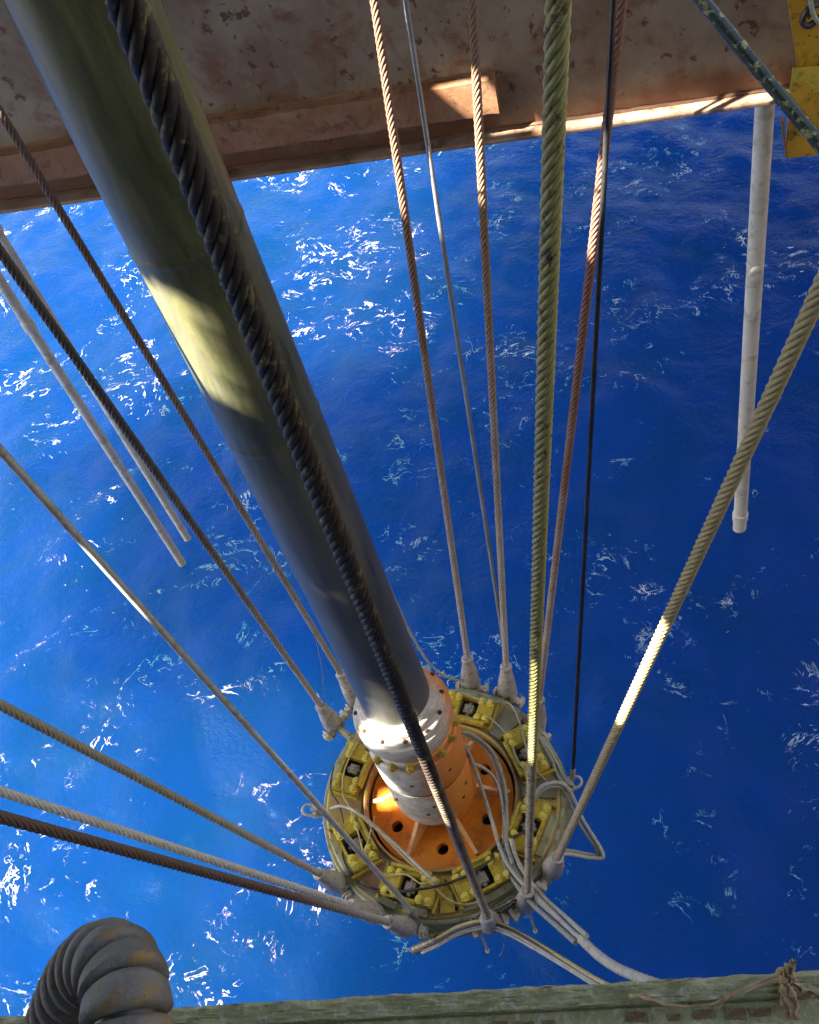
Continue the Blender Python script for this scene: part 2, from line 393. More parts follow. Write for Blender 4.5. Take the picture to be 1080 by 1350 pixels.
def on_pipe(x, y, r=PR):
    """pixel ray against the riser's cylinder (grazing rays take the silhouette)"""
    d = RW @ np.array([x-CX, y-CY, F]); a = d[0]**2+d[1]**2; bq = -2*(d[0]*AXX+d[1]*AXY); cq = AXX**2+AXY**2-r*r
    D = max(bq*bq-4*a*cq, 0); t = (-bq-math.sqrt(D))/(2*a); return Vector((d[0]*t, d[1]*t, d[2]*t+CAM_H))

# ------------------------------------------------------------------ unseen deck overhead, extent and openings shaped for shade and sun patches
def up(P): return P+S*((DECK_Z-P.z)/S.z)
openings = []  # cut where lit spots trace back towards the sun
def sun_slot(P, Q, w):
    a, c = up(P), up(Q); t = Vector((c.x-a.x, c.y-a.y)); t = t.normalized() if t.length > 1e-6 else Vector((1, 0)); nrm = Vector((-t.y, t.x))*w
    openings.append([(a.x+nrm.x, a.y+nrm.y), (c.x+nrm.x, c.y+nrm.y), (c.x-nrm.x, c.y-nrm.y), (a.x-nrm.x, a.y-nrm.y)])
def sun_gap(pts): openings.append([(up(p).x, up(p).y) for p in pts])
for k, y0, y1, w in (('H', -10, 285, .055), ('I', 12, 160, .035), ('J', 95, 270, .075), ('L', 215, 340, .075), ('M', 180, 385, .06),
                     ('K', 872, 1000, .085), ('N', 822, 950, .07), ('G', 996, 1083, .085), ('C', 722, 812, .05), ('A', 140, 156, .06)):
    sun_slot(on_line(k, y0), on_line(k, y1), w)
sun_slot(on_line('K', 838), on_line('K', 846), .05)
sun_gap([on_pipe(150, 352), on_pipe(262, 402), on_pipe(303, 440), on_pipe(322, 545), on_pipe(292, 530), on_pipe(225, 500)])
sun_slot(on_pipe(388, 752), on_pipe(420, 782), .012)
sun_gap([on_pipe(462, 900, .36), on_pipe(476, 915, .38), on_pipe(486, 945, .39), on_pipe(494, 968, .395), on_pipe(482, 982, .395), on_pipe(466, 968, .395), on_pipe(456, 930, .395)])
sun_slot(at_z(628, 1036, 1.58), at_z(672, 1043, 1.50), .07); sun_slot(at_z(488, 1056, 1.50), at_z(514, 1044, 1.62), .06)
BY = 6.75                                                         # front of the far girder's lower flange
sun_slot(at_Y(705, 180, BY)+Vector((0, .085, 0)), at_Y(1040, 136, BY)+Vector((0, .085, 0)), .06)
sun_slot(at_Y(575, 122, BY+.03), at_Y(652, 119, BY+.03), .08)

DX0, DX1, DY0, DY1, CELL = -13.4, 1.0, -13.0, 19.0, .04
nxc, nyc = int(round((DX1-DX0)/CELL)), int(round((DY1-DY0)/CELL))
xc = DX0+CELL*(np.arange(nxc)+.5); yc = DY0+CELL*(np.arange(nyc)+.5); XX, YY = np.meshgrid(xc, yc)
hole = np.zeros((nyc, nxc), bool)
for poly in openings:
    ins = np.zeros_like(hole); n = len(poly); j = n-1
    for i in range(n):
        (xi, yi), (xj, yj) = poly[i], poly[j]
        if abs(yj-yi) > 1e-9: ins ^= ((yi > YY) != (yj > YY)) & (XX < (xj-xi)*(YY-yi)/(yj-yi)+xi)
        j = i
    hole |= ins
V, Fc = [], []; j = 0
while j < nyc:
    e = j
    while e+1 < nyc and np.array_equal(hole[e+1], hole[j]): e += 1
    row = np.concatenate([[True], hole[j], [True]]); ch = np.flatnonzero(row[1:] != row[:-1])
    y0, y1 = DY0+j*CELL, DY0+(e+1)*CELL
    for a, c in zip(ch[::2], ch[1::2]):
        o = len(V); x0, x1 = DX0+a*CELL, DX0+c*CELL
        V += [(x0, y0, DECK_Z), (x1, y0, DECK_Z), (x1, y1, DECK_Z), (x0, y1, DECK_Z)]; Fc.append((o, o+1, o+2, o+3))
    j = e+1
o = len(V); V += [(-17.6, .8, DECK_Z), (DX0, .8, DECK_Z), (DX0, 6.4, DECK_Z), (-17.6, 6.4, DECK_Z)]; Fc.append((o, o+1, o+2, o+3))  # tab added to shade the slim standing pipes
deck = obj('deck', (V, Fc), M['deck']); deck['kind'] = 'structure'
sm = deck.modifiers.new('thickness', 'SOLIDIFY'); sm.thickness = .02; sm.offset = 1

# unseen walls added behind and right of the camera to block sky light
hb_ = obj('shade_wall', box(-13.0, 13.0, -3.9, -3.5, .9, DECK_Z-.03), M['deck']); hb_['kind'] = 'structure'
hb_ = obj('shade_wall', box(8.5, 8.9, -3.49, 14.0, .9, DECK_Z-.03), M['deck']); hb_['kind'] = 'structure'

hb_ = obj('shade_wall', box(-3.5, 8.49, 17.4, 17.8, .9, DECK_Z-.03), M['deck']); hb_['kind'] = 'structure'  # unseen wall added beyond the girder to darken the water's reflections

# ------------------------------------------------------------------ far girder
pL, pR = at_Y(0, 283, BY), at_Y(1030, 137, BY); zb = (pL.z+pR.z)/2
g = thing('girder', (0, BY+.3, zb), 'rust-spotted grey-brown steel girder spanning above the sea with a long rusty bar along it', 'girder')
x0, x1 = -14.5, 6
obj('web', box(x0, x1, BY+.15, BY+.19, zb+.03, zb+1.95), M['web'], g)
obj('lower_flange', box(x0, x1, BY, BY+.42, zb, zb+.03, .006), M['flange'], g)
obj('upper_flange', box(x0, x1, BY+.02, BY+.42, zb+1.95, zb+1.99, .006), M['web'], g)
# rough fillet weld along the toe of the web
wp = [Vector((x, BY+.15-.004+random.uniform(-.004, .004), zb+.034+random.uniform(-.004, .004))) for x in np.arange(-9, 3.4, .06)]
obj('weld_seam', tube(wp, .018, 6), M['dark_rust'], g, 60)
eR = at_Y(655, 128, BY+.04)
zt_, zb_ = at_Y(655, 103, BY+.04).z, at_Y(655, 152, BY+.04).z
# the bar: flat rusty face with ragged edges
nb = 90; bx0 = -9.0; prof = []
V, Fc = [], []
for i in range(nb+1):
    x = bx0+(eR.x-bx0)*i/nb; jt = random.uniform(-.006, .006); jb = random.uniform(-.008, .008); jy = random.uniform(-.004, .004)
    V += [(x, BY+.149, zt_+jt), (x, BY+.045+jy, zt_-.012+jt), (x, BY+.04+jy, (zt_+zb_)/2), (x, BY+.045+jy, zb_+.01+jb), (x, BY+.149, zb_+jb)]
for i in range(nb):
    for k in range(4): Fc.append((i*5+k, i*5+k+1, i*5+k+6, i*5+k+5))
Fc += [tuple(range(5)), tuple(range(nb*5, nb*5+5))[::-1]]
obj('backing_bar', (V, Fc), M['rusty'], g, 40, label='rusty flat bar welded along the web')
wp = [Vector((x, BY+.147, zt_+.004+random.uniform(-.005, .005))) for x in np.arange(bx0, eR.x, .05)]
obj('weld_seam', tube(wp, .012, 6), M['rusty'], g, 60)

# yellow hanger bracket bolted at the girder's right-hand end
def quad_plate(pts, th):
    """plate from four corner points, thickness away from the camera (+Y)"""
    P = [Vector(p) for p in pts]; d = Vector((0, th, 0)); V = [tuple(p) for p in P]+[tuple(p+d) for p in P]
    return V, [(0, 1, 2, 3), (7, 6, 5, 4), (0, 4, 5, 1), (1, 5, 6, 2), (2, 6, 7, 3), (3, 7, 4, 0)]
q = lambda x, y, Y: at_Y(x, y, Y)
br = thing('hanger_bracket', q(1060, 200, BY-.4), 'amber-yellow steel hanger bracket with dark rust spots at the girder end', 'bracket')
obj('upper_plate', quad_plate([q(1034, -30, BY-.30), q(1052, 92, BY-.30), q(1140, 86, BY-.30), q(1140, -30, BY-.30)], .03), M['amber'], br)
obj('side_plate', quad_plate([q(1047, 94, BY-.36), q(1040, 128, BY-.36), q(1036, 209, BY-.44), q(1150, 196, BY-.44), q(1150, 90, BY-.36)][:4], .03) , M['amber'], br)
obj('edge_lip', quad_plate([q(1030, 160, BY-.46), q(1036, 209, BY-.46), q(1039, 209, BY-.46), q(1033, 158, BY-.46)], .05), M['rusty'], br)
obj('rib_plate', quad_plate([q(1045, 90, BY-.37), q(1040, 128, BY-.37), q(1150, 112, BY-.37), q(1150, 84, BY-.37)], .008), M['yellow'], br)
obj('shackle', tube(spline([q(1080, 5, BY-.40), q(1066, 12, BY-.42), q(1058, 28, BY-.42), q(1066, 34, BY-.42), q(1082, 22, BY-.40)], 6), .02, 10), M['hose_black'], br, 60)
obj('ring_bolt', tube(spline([q(1090, 40, BY-.42), q(1074, 22, BY-.44), q(1068, -5, BY-.44), q(1070, -30, BY-.44)], 6), .014, 10), M['hose_grey'], br, 60)

# ------------------------------------------------------------------ upright tubes standing in the sea
def sea_tube(px, py, r, ztop, label, bands=()):
    P = at_z(px, py, 0)
    t = thing('standpipe', (P.x, P.y, -1.2), label, 'pipe', 'upright pipes standing in the sea')
    obj('pipe', cyl((P.x, P.y, -1.2), (P.x, P.y, ztop), r, 28), M['tube'], t, 60)
    for z in bands: obj('coupling', lathe([(r+.001, z-.06), (r+.012, z-.05), (r+.012, z+.05), (r+.001, z+.06)], 28, P.x, P.y), M['tube'], t, 40)
    return t
sea_tube(975, 697, .075, 9.2, 'pale weathered upright pipe behind the right end of the girder', (.24,))
sea_tube(240, 742, .054, 9.6, 'slim pale upright pipe standing clear of the wire ropes', (4.1,))
sea_tube(248, 711, .050, 9.6, 'slim pale upright pipe half hidden behind a dark wire rope', (5.0,))

# ------------------------------------------------------------------ riser
rs = thing('riser', (AXX, AXY, -3), 'thick olive and blue-grey riser pipe rising through the tensioner ring', 'riser pipe')
obj('barrel', lathe([(PR, 3.05), (PR, DECK_Z-.02)], 72, AXX, AXY), M['riser'], rs, 40)
for py in (352, 600):
    z = on_pipe(200+(py-352)*.5, py).z
    obj('weld_band', lathe([(PR+.0005, z-.02), (PR+.004, z-.008), (PR+.004, z+.008), (PR+.0005, z+.02)], 72, AXX, AXY), M['riser'], rs, 60)
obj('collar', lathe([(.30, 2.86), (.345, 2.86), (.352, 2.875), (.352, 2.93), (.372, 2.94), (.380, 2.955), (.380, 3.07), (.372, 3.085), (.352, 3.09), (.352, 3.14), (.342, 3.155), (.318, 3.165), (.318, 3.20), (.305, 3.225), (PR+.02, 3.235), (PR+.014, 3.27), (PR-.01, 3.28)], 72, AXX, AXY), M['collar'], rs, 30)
for k in range(12):
    a = 2*PI*(k+.5)/12; p = (AXX+.335*math.cos(a), AXY+.335*math.sin(a), 3.156)
    obj('bolt', hexbolt(p, (0, 0, 1), .014, .016), M['dark_rust'], rs, 30)
obj('gland', lathe([(.30, 2.70), (.345, 2.70), (.345, 2.80), (.33, 2.81), (.33, 2.87), (.30, 2.87)], 72, AXX, AXY), M['two_tone_orange'], rs, 30)
for k in range(16):
    a = 2*PI*(k+.3)/16; p = (AXX+.34*math.cos(a), AXY+.34*math.sin(a), 2.765)
    obj('bolt', hexbolt(p, (math.cos(a), math.sin(a), 0), .033, .04), M['yellow'], rs, 30)
up_h = obj('upper_housing', lathe([(.30, 2.28), (.365, 2.29), (.375, 2.31), (.375, 2.62), (.36, 2.69), (.345, 2.70), (.30, 2.71)], 72, AXX, AXY), M['two_tone_orange'], rs, 30)
obj('seam_ring', lathe([(.34, 2.245), (.352, 2.245), (.352, 2.285), (.34, 2.285)], 72, AXX, AXY), M['dark_rust'], rs, 30)
lo_h = obj('lower_housing', lathe([(.24, 1.66), (.33, 1.66), (.362, 1.70), (.372, 1.75), (.372, 2.21), (.36, 2.245), (.30, 2.25)], 72, AXX, AXY), M['two_tone_orange'], rs, 30)
for (hh, z) in ((up_h, 2.50), (lo_h, 1.95), (lo_h, 2.08)):
    for k in range(7):
        a = 2*PI*(k+z*1.7)/7; d = Vector((math.cos(a), math.sin(a), 0)); p = Vector((AXX, AXY, z))+d*.365
        obj('grease_port', join(cyl(p, p+d*.012, .016, 10), cyl(p+d*.0121, p+d*.015, .009, 8)), M['dark_rust'], hh, 30)
obj('neck', lathe([(.25, 1.38), (.27, 1.38), (.27, 1.665), (.25, 1.665)], 48, AXX, AXY), M['orange'], rs, 30)
obj('outer_barrel', lathe([(.33, -3), (.33, 1.28)], 48, AXX, AXY), M['orange'], rs, 40)

# ------------------------------------------------------------------ tensioner ring
ring = thing('tensioner_ring', (AXX, AXY, 1.2), 'round yellow-green tensioner ring with orange disc and bolted latch housings', 'ring')
def L(prof, n=96): return lathe(prof, n, AXX, AXY, True)
obj('ring_plate', L([(.69, 1.30), (1.05, 1.30), (1.05, 1.46), (1.03, 1.475), (.69, 1.475)]), M['plate'], ring, 30)
obj('rim', L([(1.045, 1.27), (1.085, 1.27), (1.085, 1.44), (1.075, 1.452), (1.053, 1.452), (1.053, 1.30)]), M['rim'], ring, 30)
obj('lower_flange', L([(.60, 1.18), (1.12, 1.18), (1.12, 1.225), (.60, 1.225)]), M['rim'], ring, 30)
obj('inner_lip', L([(.665, 1.36), (.689, 1.36), (.689, 1.52), (.68, 1.525), (.665, 1.515)]), M['plate'], ring, 30)
obj('pan', L([(.24, 1.27), (.70, 1.27), (.70, 1.30), (.24, 1.30)]), M['black'], ring, 30)
# orange disc with six through holes
from mathutils.geometry import delaunay_2d_cdt
HOLES = [RAD(-144+60*k) for k in range(6)]
def circ(cx, cy, r, n, ph=0): return [Vector((cx+r*math.cos(2*PI*i/n+ph), cy+r*math.sin(2*PI*i/n+ph))) for i in range(n)]
loops = [circ(0, 0, .64, 72), circ(0, 0, .255, 40)]+[circ(.46*math.cos(a), .46*math.sin(a), .052, 20) for a in HOLES]
vs, es = [], []
for lp in loops:
    o = len(vs); vs += lp; es += [(o+i, o+(i+1) % len(lp)) for i in range(len(lp))]
ov, oe, of, *_ = delaunay_2d_cdt(vs, es, [], 0, 1e-5)
keep = []
for f in of:
    c = sum((Vector(ov[i]) for i in f), Vector((0, 0)))/len(f)
    if .255 < c.length < .64 and all((c-Vector((.46*math.cos(a), .46*math.sin(a)))).length > .0519 for a in HOLES): keep.append(list(f))
V = [(v[0]+AXX, v[1]+AXY, 1.43) for v in ov]; n0 = len(V); V += [(v[0]+AXX, v[1]+AXY, 1.36) for v in ov]
Fc = []
ecount = {}
for f in keep:
    Fc.append(tuple(f)); Fc.append(tuple(i+n0 for i in f[::-1]))
    for a_, b_ in zip(f, f[1:]+f[:1]): ecount[(a_, b_)] = 1
for (a_, b_) in list(ecount):
    if (b_, a_) not in ecount: Fc.append((b_, a_, a_+n0, b_+n0))
obj('orange_disc', (V, Fc), M['orange'], ring, 30)
for k in range(6):
    a = RAD(5+60*k); ca, sa = math.cos(a), math.sin(a); w = .016
    P2 = [(.272, 1.432), (.615, 1.432), (.615, 1.465), (.52, 1.50), (.33, 1.655), (.272, 1.655)]
    V = [(AXX+r*ca-s*w*sa, AXY+r*sa+s*w*ca, z) for s in (-1, 1) for r, z in P2]; n = len(P2)
    obj('rib', (V, [tuple(range(n)), tuple(range(n, 2*n))[::-1]]+[((i+1) % n, i, i+n, (i+1) % n+n) for i in range(n)]), M['rib'], ring)
# eight latch housings, meshes shared, turned about the ring's axis
zt = 1.475
def frame_box(x0, x1, y0, y1, hx0, hx1, hy0, hy1, z0, z1):
    return join(box(x0, x1, hy1, y1, z0, z1, .008), box(x0, x1, y0, hy0, z0, z1, .008), box(x0, hx0, hy0, hy1, z0, z1-.001), box(hx1, x1, hy0, hy1, z0, z1-.001))
meL = {}
def shared(key, g, mat, smooth=30):
    me = mesh(key, g); me.materials.append(mat); me.polygons.foreach_set('use_smooth', [True]*len(me.polygons)); me.set_sharp_from_angle(angle=RAD(smooth)); meL[key] = me
zr = zt-1.2   # local heights are measured from the ring's base
# housing runs along local y (tangent), x is outward
shared('housing', frame_box(.725, .965, -.235, .235, .755, .940, -.088, .088, zr+.001, zr+.095), M['yellow'])
shared('cavity', box(.754, .941, -.089, .089, zr+.002, zr+.012), M['black'])
shared('piston_block', join(box(.80, .89, -.045, .045, zr+.012, zr+.07, .006), box(.775, .915, -.016, .016, zr+.012, zr+.055, .004), cyl((.845, 0, zr+.07), (.845, 0, zr+.085), .02, 12)), M['block'])
shared('guide_bar', box(.695, .727, -.20, .16, zr+.05, zr+.125, .007), M['yellow'])
shared('wing_plate', box(.70, 1.0, -.012, .012, zr+.001, zr+.065, .005), M['yellow'])
M['boltyellow'] = paint('bright_yellow_bolt', (.80, .70, .16), (.7, .58, .12), None, 20, 60, .32)
shared('bolt', hexbolt((0, 0, 0), (0, 0, 1), .027, .034), M['boltyellow'])
shared('outer_plate', box(.968, 1.035, -.19, .19, zr+.001, zr+.022, .006), M['rim'])
shared('hole_plug', cyl((0, 0, 0), (0, 0, .004), .016, 14), M['black'])
for ang in (76, 27, -20, -60, -102, -146, 165, 120):
    h = obj('latch_housing', None, None, ring, me=meL['housing'], rot=RAD(ang))
    obj('cavity', None, None, h, me=meL['cavity']); obj('piston_block', None, None, h, me=meL['piston_block'])
    obj('guide_bar', None, None, h, me=meL['guide_bar']); 
    for sy in (-.25, .25): obj('wing_plate', None, None, h, me=meL['wing_plate']).location.y = sy
    obj('outer_plate', None, None, h, me=meL['outer_plate'])
    for (bx, by) in ((.76, -.19), (.76, -.115), (.93, -.19), (.93, -.115), (.76, .19), (.76, .115), (.93, .19), (.93, .115)):
        o = obj('bolt', None, None, h, me=meL['bolt']); o.location = (bx, by, zr+.095)
for ang in (-81, -39, 3, 48, -124):
    for r, da in ((.99, -3.5), (.99, 3.5)):
        a = RAD(ang+da); o = obj('drain_hole', None, None, ring, me=meL['hole_plug']); o.location = (r*math.cos(a), r*math.sin(a), zr+.0005)
# arc-shaped wear plates between housings
def arc_plate(a0, a1, r0, r1, z0, z1, n=10):
    P = [(AXX+r1*math.cos(RAD(a0+(a1-a0)*i/n)), AXY+r1*math.sin(RAD(a0+(a1-a0)*i/n))) for i in range(n+1)]
    P += [(AXX+r0*math.cos(RAD(a1-(a1-a0)*i/n)), AXY+r0*math.sin(RAD(a1-(a1-a0)*i/n))) for i in range(n+1)]
    return prism(P, z0, z1)
M['pink'] = paint('faded_red_lead', (.30, .15, .09), (.24, .10, .06), (.30, .22, .14), 6, 45, .5)
M['greyplate'] = paint('grey_green_plate', (.27, .27, .20), (.22, .21, .12), (.16, .14, .07), 5, 45, .5)
for a0, a1, mt in ((46, 57, 'greyplate'), (-1, 9, 'greyplate'), (-45, -36, 'pink'), (-85, -78, 'yellow'), (-129, -119, 'pink'), (-178, -164, 'plate'), (140, 146, 'plate'), (94, 102, 'greyplate')):
    obj('wear_plate', arc_plate(a0, a1, .72, 1.02, zt+.001, zt+.026), M[mt], ring)
# anode-like grey pad with rounded ends and a hose clip, beside the front housings
def rot_pt(r, a, z): return Vector((AXX+r*math.cos(RAD(a)), AXY+r*math.sin(RAD(a)), z))
obj('rim_pad', arc_plate(-74, -46, .985, 1.045, zt+.024, zt+.05, 12), M['greyplate'], ring)
obj('rim_pad', arc_plate(-128, -106, .985, 1.045, zt+.024, zt+.05, 12), M['greyplate'], ring)
# padeyes on the rim
for k, (b_, *_) in LINES.items():
    if k in 'CIM': continue
    P = at_z(*b_, ANCH_Z); d = Vector((P.x-AXX, P.y-AXY, 0)); r = d.length; a = math.atan2(d.y, d.x)
    Mx = Matrix.Translation((AXX, AXY, 0)) @ Matrix.Rotation(a, 4, 'Z')
    obj('padeye', xf(join(box(1.06, r+.05, -.02, .02, 1.30, 1.45, .006), box(1.07, 1.10, -.09, .09, 1.24, 1.44, .006)), Mx), M['rim'], ring)
# bracket on the rim for the thin dark wire, and the one for the smooth grey line
for (pxx, pyy, lab) in ((748, 1036, 0), (420, 1070, 1)):
    P = at_z(pxx, pyy, 1.40); d = Vector((P.x-AXX, P.y-AXY, 0)); a = math.atan2(d.y, d.x); r = d.length
    Mx = Matrix.Translation((AXX, AXY, 0)) @ Matrix.Rotation(a, 4, 'Z')
    lug = obj('line_lug', xf(join(box(1.07, r+.06, -.045, .045, 1.36, 1.40, .006), box(r-.04, r+.05, -.02, .02, 1.37, 1.47, .006)), Mx), M['socket'], ring)
    obj('shackle_pin', xf(join(cyl((r+.02, -.07, 1.43), (r+.02, .07, 1.43), .016, 12), tube(spline([(r+.02, .05, 1.43), (r+.10, .045, 1.46), (r+.13, 0, 1.47), (r+.10, -.045, 1.46), (r+.02, -.05, 1.43)], 5), .013, 8)), Mx), M['pin'], lug, 40)

# ------------------------------------------------------------------ wire ropes with sockets
def rope(key, label, name='wire_rope', group='tensioner wire ropes', hand=1, lay=4.2):
    B, u, Lt = line_ends(key); d = LINES[key][3]; R = d/2
    t = thing(name, tuple(B), label, 'rope', group)
    ux = u.orthogonal().normalized(); uy = u.cross(ux)
    s0 = .36; pitch = lay*d; steps = int((Lt-s0)/pitch*13); rs_, rh = R*.36, R*.64
    ns = 7
    for j in range(6):
        th = 2*PI*j/6+hand*2*PI*(s0+(Lt-s0)*np.arange(steps+1)/steps)/pitch
        s = s0+(Lt-s0)*np.arange(steps+1)/steps
        c, sn = np.cos(th)[:, None], np.sin(th)[:, None]; UX, UY, UU = np.array(ux), np.array(uy), np.array(u)
        ctr = np.array(B)+s[:, None]*UU+rh*(c*UX+sn*UY)
        k = 2*PI*rh/pitch*hand; tg = UU+k*(-sn*UX+c*UY); tg /= np.linalg.norm(tg, axis=1)[:, None]
        e1 = c*UX+sn*UY; e2 = np.cross(tg, e1)
        ph = 2*PI*np.arange(ns)/ns
        P = ctr[:, None]+rs_*(np.cos(ph)[None, :, None]*e1[:, None]+np.sin(ph)[None, :, None]*e2[:, None])
        i = np.arange(steps)[:, None]*ns; q = np.arange(ns)[None]; q2 = (q+1) % ns
        Fq = np.stack([i+q, i+q2, i+ns+q2, i+ns+q], -1).reshape(-1, 4)
        obj('strand', (P.reshape(-1, 3).tolist(), Fq.tolist()), RM[key], t, 180)
    obj('core', cyl(B+u*s0, B+u*Lt, R*.5, 8), RM[key], t, 60)
    # spelter socket: basket cone, two ears, pin
    Mx = Matrix.Translation(B) @ Matrix(((ux.x, uy.x, u.x, 0), (ux.y, uy.y, u.y, 0), (ux.z, uy.z, u.z, 0), (0, 0, 0, 1)))
    # turn the clevis so that the pin lies along the ring's tangent
    tang = Vector((-(B.y-AXY), B.x-AXX, 0)).normalized(); ang = math.atan2(tang.dot(uy), tang.dot(ux)); Mx = Mx @ Matrix.Rotation(ang, 4, 'Z')
    sk = obj('socket', xf(join(lathe([(.060, .02), (.084, .032), (.090, .06), (.088, .10), (.078, .18), (.062, .27), (.050, .33), (.055, .34), (.055, .37), (.048, .38), (.032, .382)], 24),
                               box(-.088, -.042, -.050, .050, -.11, .06, .012), box(.042, .088, -.050, .050, -.11, .06, .012)), Mx), M['socket'], t, 35)
    obj('pin', xf(join(cyl((-.15, 0, -.05), (.14, 0, -.05), .036, 14), hexbolt((.106, 0, -.05), (1, 0, 0), .05, .035), box(-.165, -.125, -.05, .05, -.09, -.01, .006)), Mx), M['pin'], sk, 35)
    return t
rope('A', 'thin rust-brown wire rope running up to the girder beside the thick riser pipe')
rope('B', 'dark wire rope turning grey downward, crossing in front of the slim standing pipes')
rope('D', 'olive-grey wire rope running alone to the ring above the pale and brown pair')
rope('E', 'pale grey wire rope running side by side with a brown one')
rope('F', 'brown wire rope turning grey at the ring, beside a pale grey one')
rope('G', 'thick black greased wire rope crossing in front of the riser pipe')
rope('H', 'rust-coloured wire rope, sunlit at its top, left of a thin black and silver wire')
rope('J', 'rusty brown wire rope crossing the lit end of the girder bar')
rope('K', 'thick moss-green and brown wire rope hanging clear of the riser')
rope('L', 'thin red-brown wire rope passing behind the thick mossy rope')
rope('N', 'khaki wire rope with a white sunlit stretch, crossing before the pale upright pipe')

def smooth_line(key, label, mat, name, cat, s0=0.0):
    B, u, Lt = line_ends(key); r = LINES[key][3]/2; n = 60
    sag = lambda t: Vector((0, 0, -.05*math.sin(PI*t)))
    t = thing(name, tuple(B), label, cat)
    obj('line', tube([B+u*(s0+(Lt-s0)*i/n) for i in range(n+1)], r, 12), mat, t, 60)
    obj('end_fitting', tube([B+u*s0, B+u*(s0+.02), B+u*(s0+.12), B+u*(s0+.16)], lambda q: r*1.5 if q < .9 else r*1.1, 12), M['socket'], t, 40)
    return t
smooth_line('C', 'smooth grey line running past a shackle on the ring rim', M['grey_line'], 'guide_line', 'cable')
smooth_line('I', 'thin silvery wire between two rust-coloured ropes', M['pale_line'], 'guide_wire', 'cable')
smooth_line('M', 'thin dark blue-grey wire ending at a lug on the ring rim', M['thin_wire'], 'guide_wire', 'cable')

# flaking dark strut crossing the top right corner
Pa, Pb = at_d(925, 0, 4.4), at_d(1080, 188, 4.4); u = (Pb-Pa).normalized()
st = thing('flaking_hose', tuple(Pb+u*.9), 'dark green hose with flaking yellow paint crossing in front of the girder and bracket', 'hose')
pts = [Pa-u*1.6, Pa-u*.8, Pa, Pb, Pb+u*.9, Pb+u*1.8]
obj('hose', tube(spline(pts, 8), .032, 18), M['strut'], st, 60)
for s in (-1.2, 1.7): obj('clamp', cyl(Pa+u*(s-.03), Pa+u*(s+.03), .04, 18), M['hose_black'], st, 40)

# ------------------------------------------------------------------ hoses on and around the ring
def hose(name, label, strands, cat='hose', group=None):
    """strands: list of (pixel path with heights, radius, material)"""
    P0 = at_z(*strands[0][0][0]); t = thing(name, tuple(P0), label, cat, group)
    for path, r, mt in strands:
        obj('strand', tube(spline([at_z(*p) for p in path], 8), r, 8), M[mt], t, 60)
    return t
def shift(path, dx, dy, dz=0): return [(x+dx, y+dy, z+dz) for x, y, z in path]
p1 = [(668, 1112, 1.60), (676, 1140, 1.56), (692, 1166, 1.60), (712, 1190, 1.75), (740, 1215, 2.0), (768, 1240, 2.3)]
hb = hose('hose_bundle', 'bundle of pale hoses leaving the ring rim into a ribbed conduit', [
    (p1, .022, 'hose_white'), (shift(p1, -9, 3), .02, 'hose_grey'), (shift(p1, 6, -6, .03), .018, 'hose_white'),
    ([(592, 962, 2.75), (614, 985, 2.35), (632, 1030, 1.9), (648, 1080, 1.62), (664, 1130, 1.60), (690, 1166, 1.64), (718, 1192, 1.85), (762, 1236, 2.25)], .017, 'hose_white')], 'hose')
cp = spline([at_z(*p) for p in [(766, 1238, 2.3), (785, 1256, 2.5), (808, 1273, 2.75), (840, 1288, 3.1), (880, 1302, 3.5), (930, 1314, 4.0)]], 22)
obj('conduit', tube(cp, lambda t: .029+.005*(math.sin(t*len(cp)*1.57) > 0), 12), M['hose_white'], hb, 25)
p2 = [(556, 1247, 1.15), (575, 1238, 1.3), (605, 1222, 1.5), (640, 1214, 1.6), (668, 1222, 1.6), (705, 1242, 1.7), (745, 1266, 2.0), (790, 1293, 2.5), (850, 1320, 3.2)]
h2 = hose('hose_bundle', 'yellow and white hoses arching below the front of the ring', [
    (p2, .018, 'hose_yellow'), (shift(p2, 3, 5), .017, 'hose_white'), (shift(p2, 1, 9, -.04), .015, 'hose_white'), (shift(p2, 2, 3, .03), .012, 'hose_black')], 'hose')
Q0, Q1 = at_z(546, 1253, 1.05), at_z(578, 1238, 1.3)
obj('ferrule', tube([Q0.lerp(Q1, i/14) for i in range(15)], lambda t: .035+.008*(int(round(t*14)) % 2), 12), M['chain'], h2, 20)
hose('hose_loop', 'pair of pale hoses looping out past the ring beside the khaki rope', [
    ([(700, 1055, 1.60), (716, 1036, 1.66), (738, 1032, 1.6), (752, 1044, 1.5), (768, 1080, 1.3), (795, 1126, 1.15), (780, 1131, 1.15), (745, 1126, 1.3), (722, 1134, 1.40)], .018, 'hose_white'),
    ([(702, 1058, 1.58), (717, 1041, 1.62), (736, 1037, 1.56), (748, 1050, 1.46), (764, 1086, 1.28), (789, 1124, 1.13), (776, 1126, 1.13), (744, 1121, 1.28), (720, 1129, 1.40)], .016, 'hose_grey')])
hose('control_hose', 'grey-green hose pair curving around the edge of the orange disc', [
    ([(597, 966, 2.3), (620, 968, 1.9), (648, 990, 1.62), (664, 1030, 1.60), (668, 1075, 1.60), (668, 1110, 1.60), (676, 1140, 1.60)], .018, 'hose_grey'),
    ([(598, 970, 2.26), (618, 972, 1.86), (644, 993, 1.60), (659, 1032, 1.58), (664, 1076, 1.58), (664, 1112, 1.58), (672, 1142, 1.58)], .013, 'hose_white')])
hose('control_hose', 'short pale hose arching from the orange housing over the disc', [
    ([(612, 1010, 2.05), (622, 1007, 2.0), (640, 1014, 1.85), (654, 1030, 1.7), (662, 1060, 1.6), (667, 1096, 1.60)], .014, 'hose_white')])
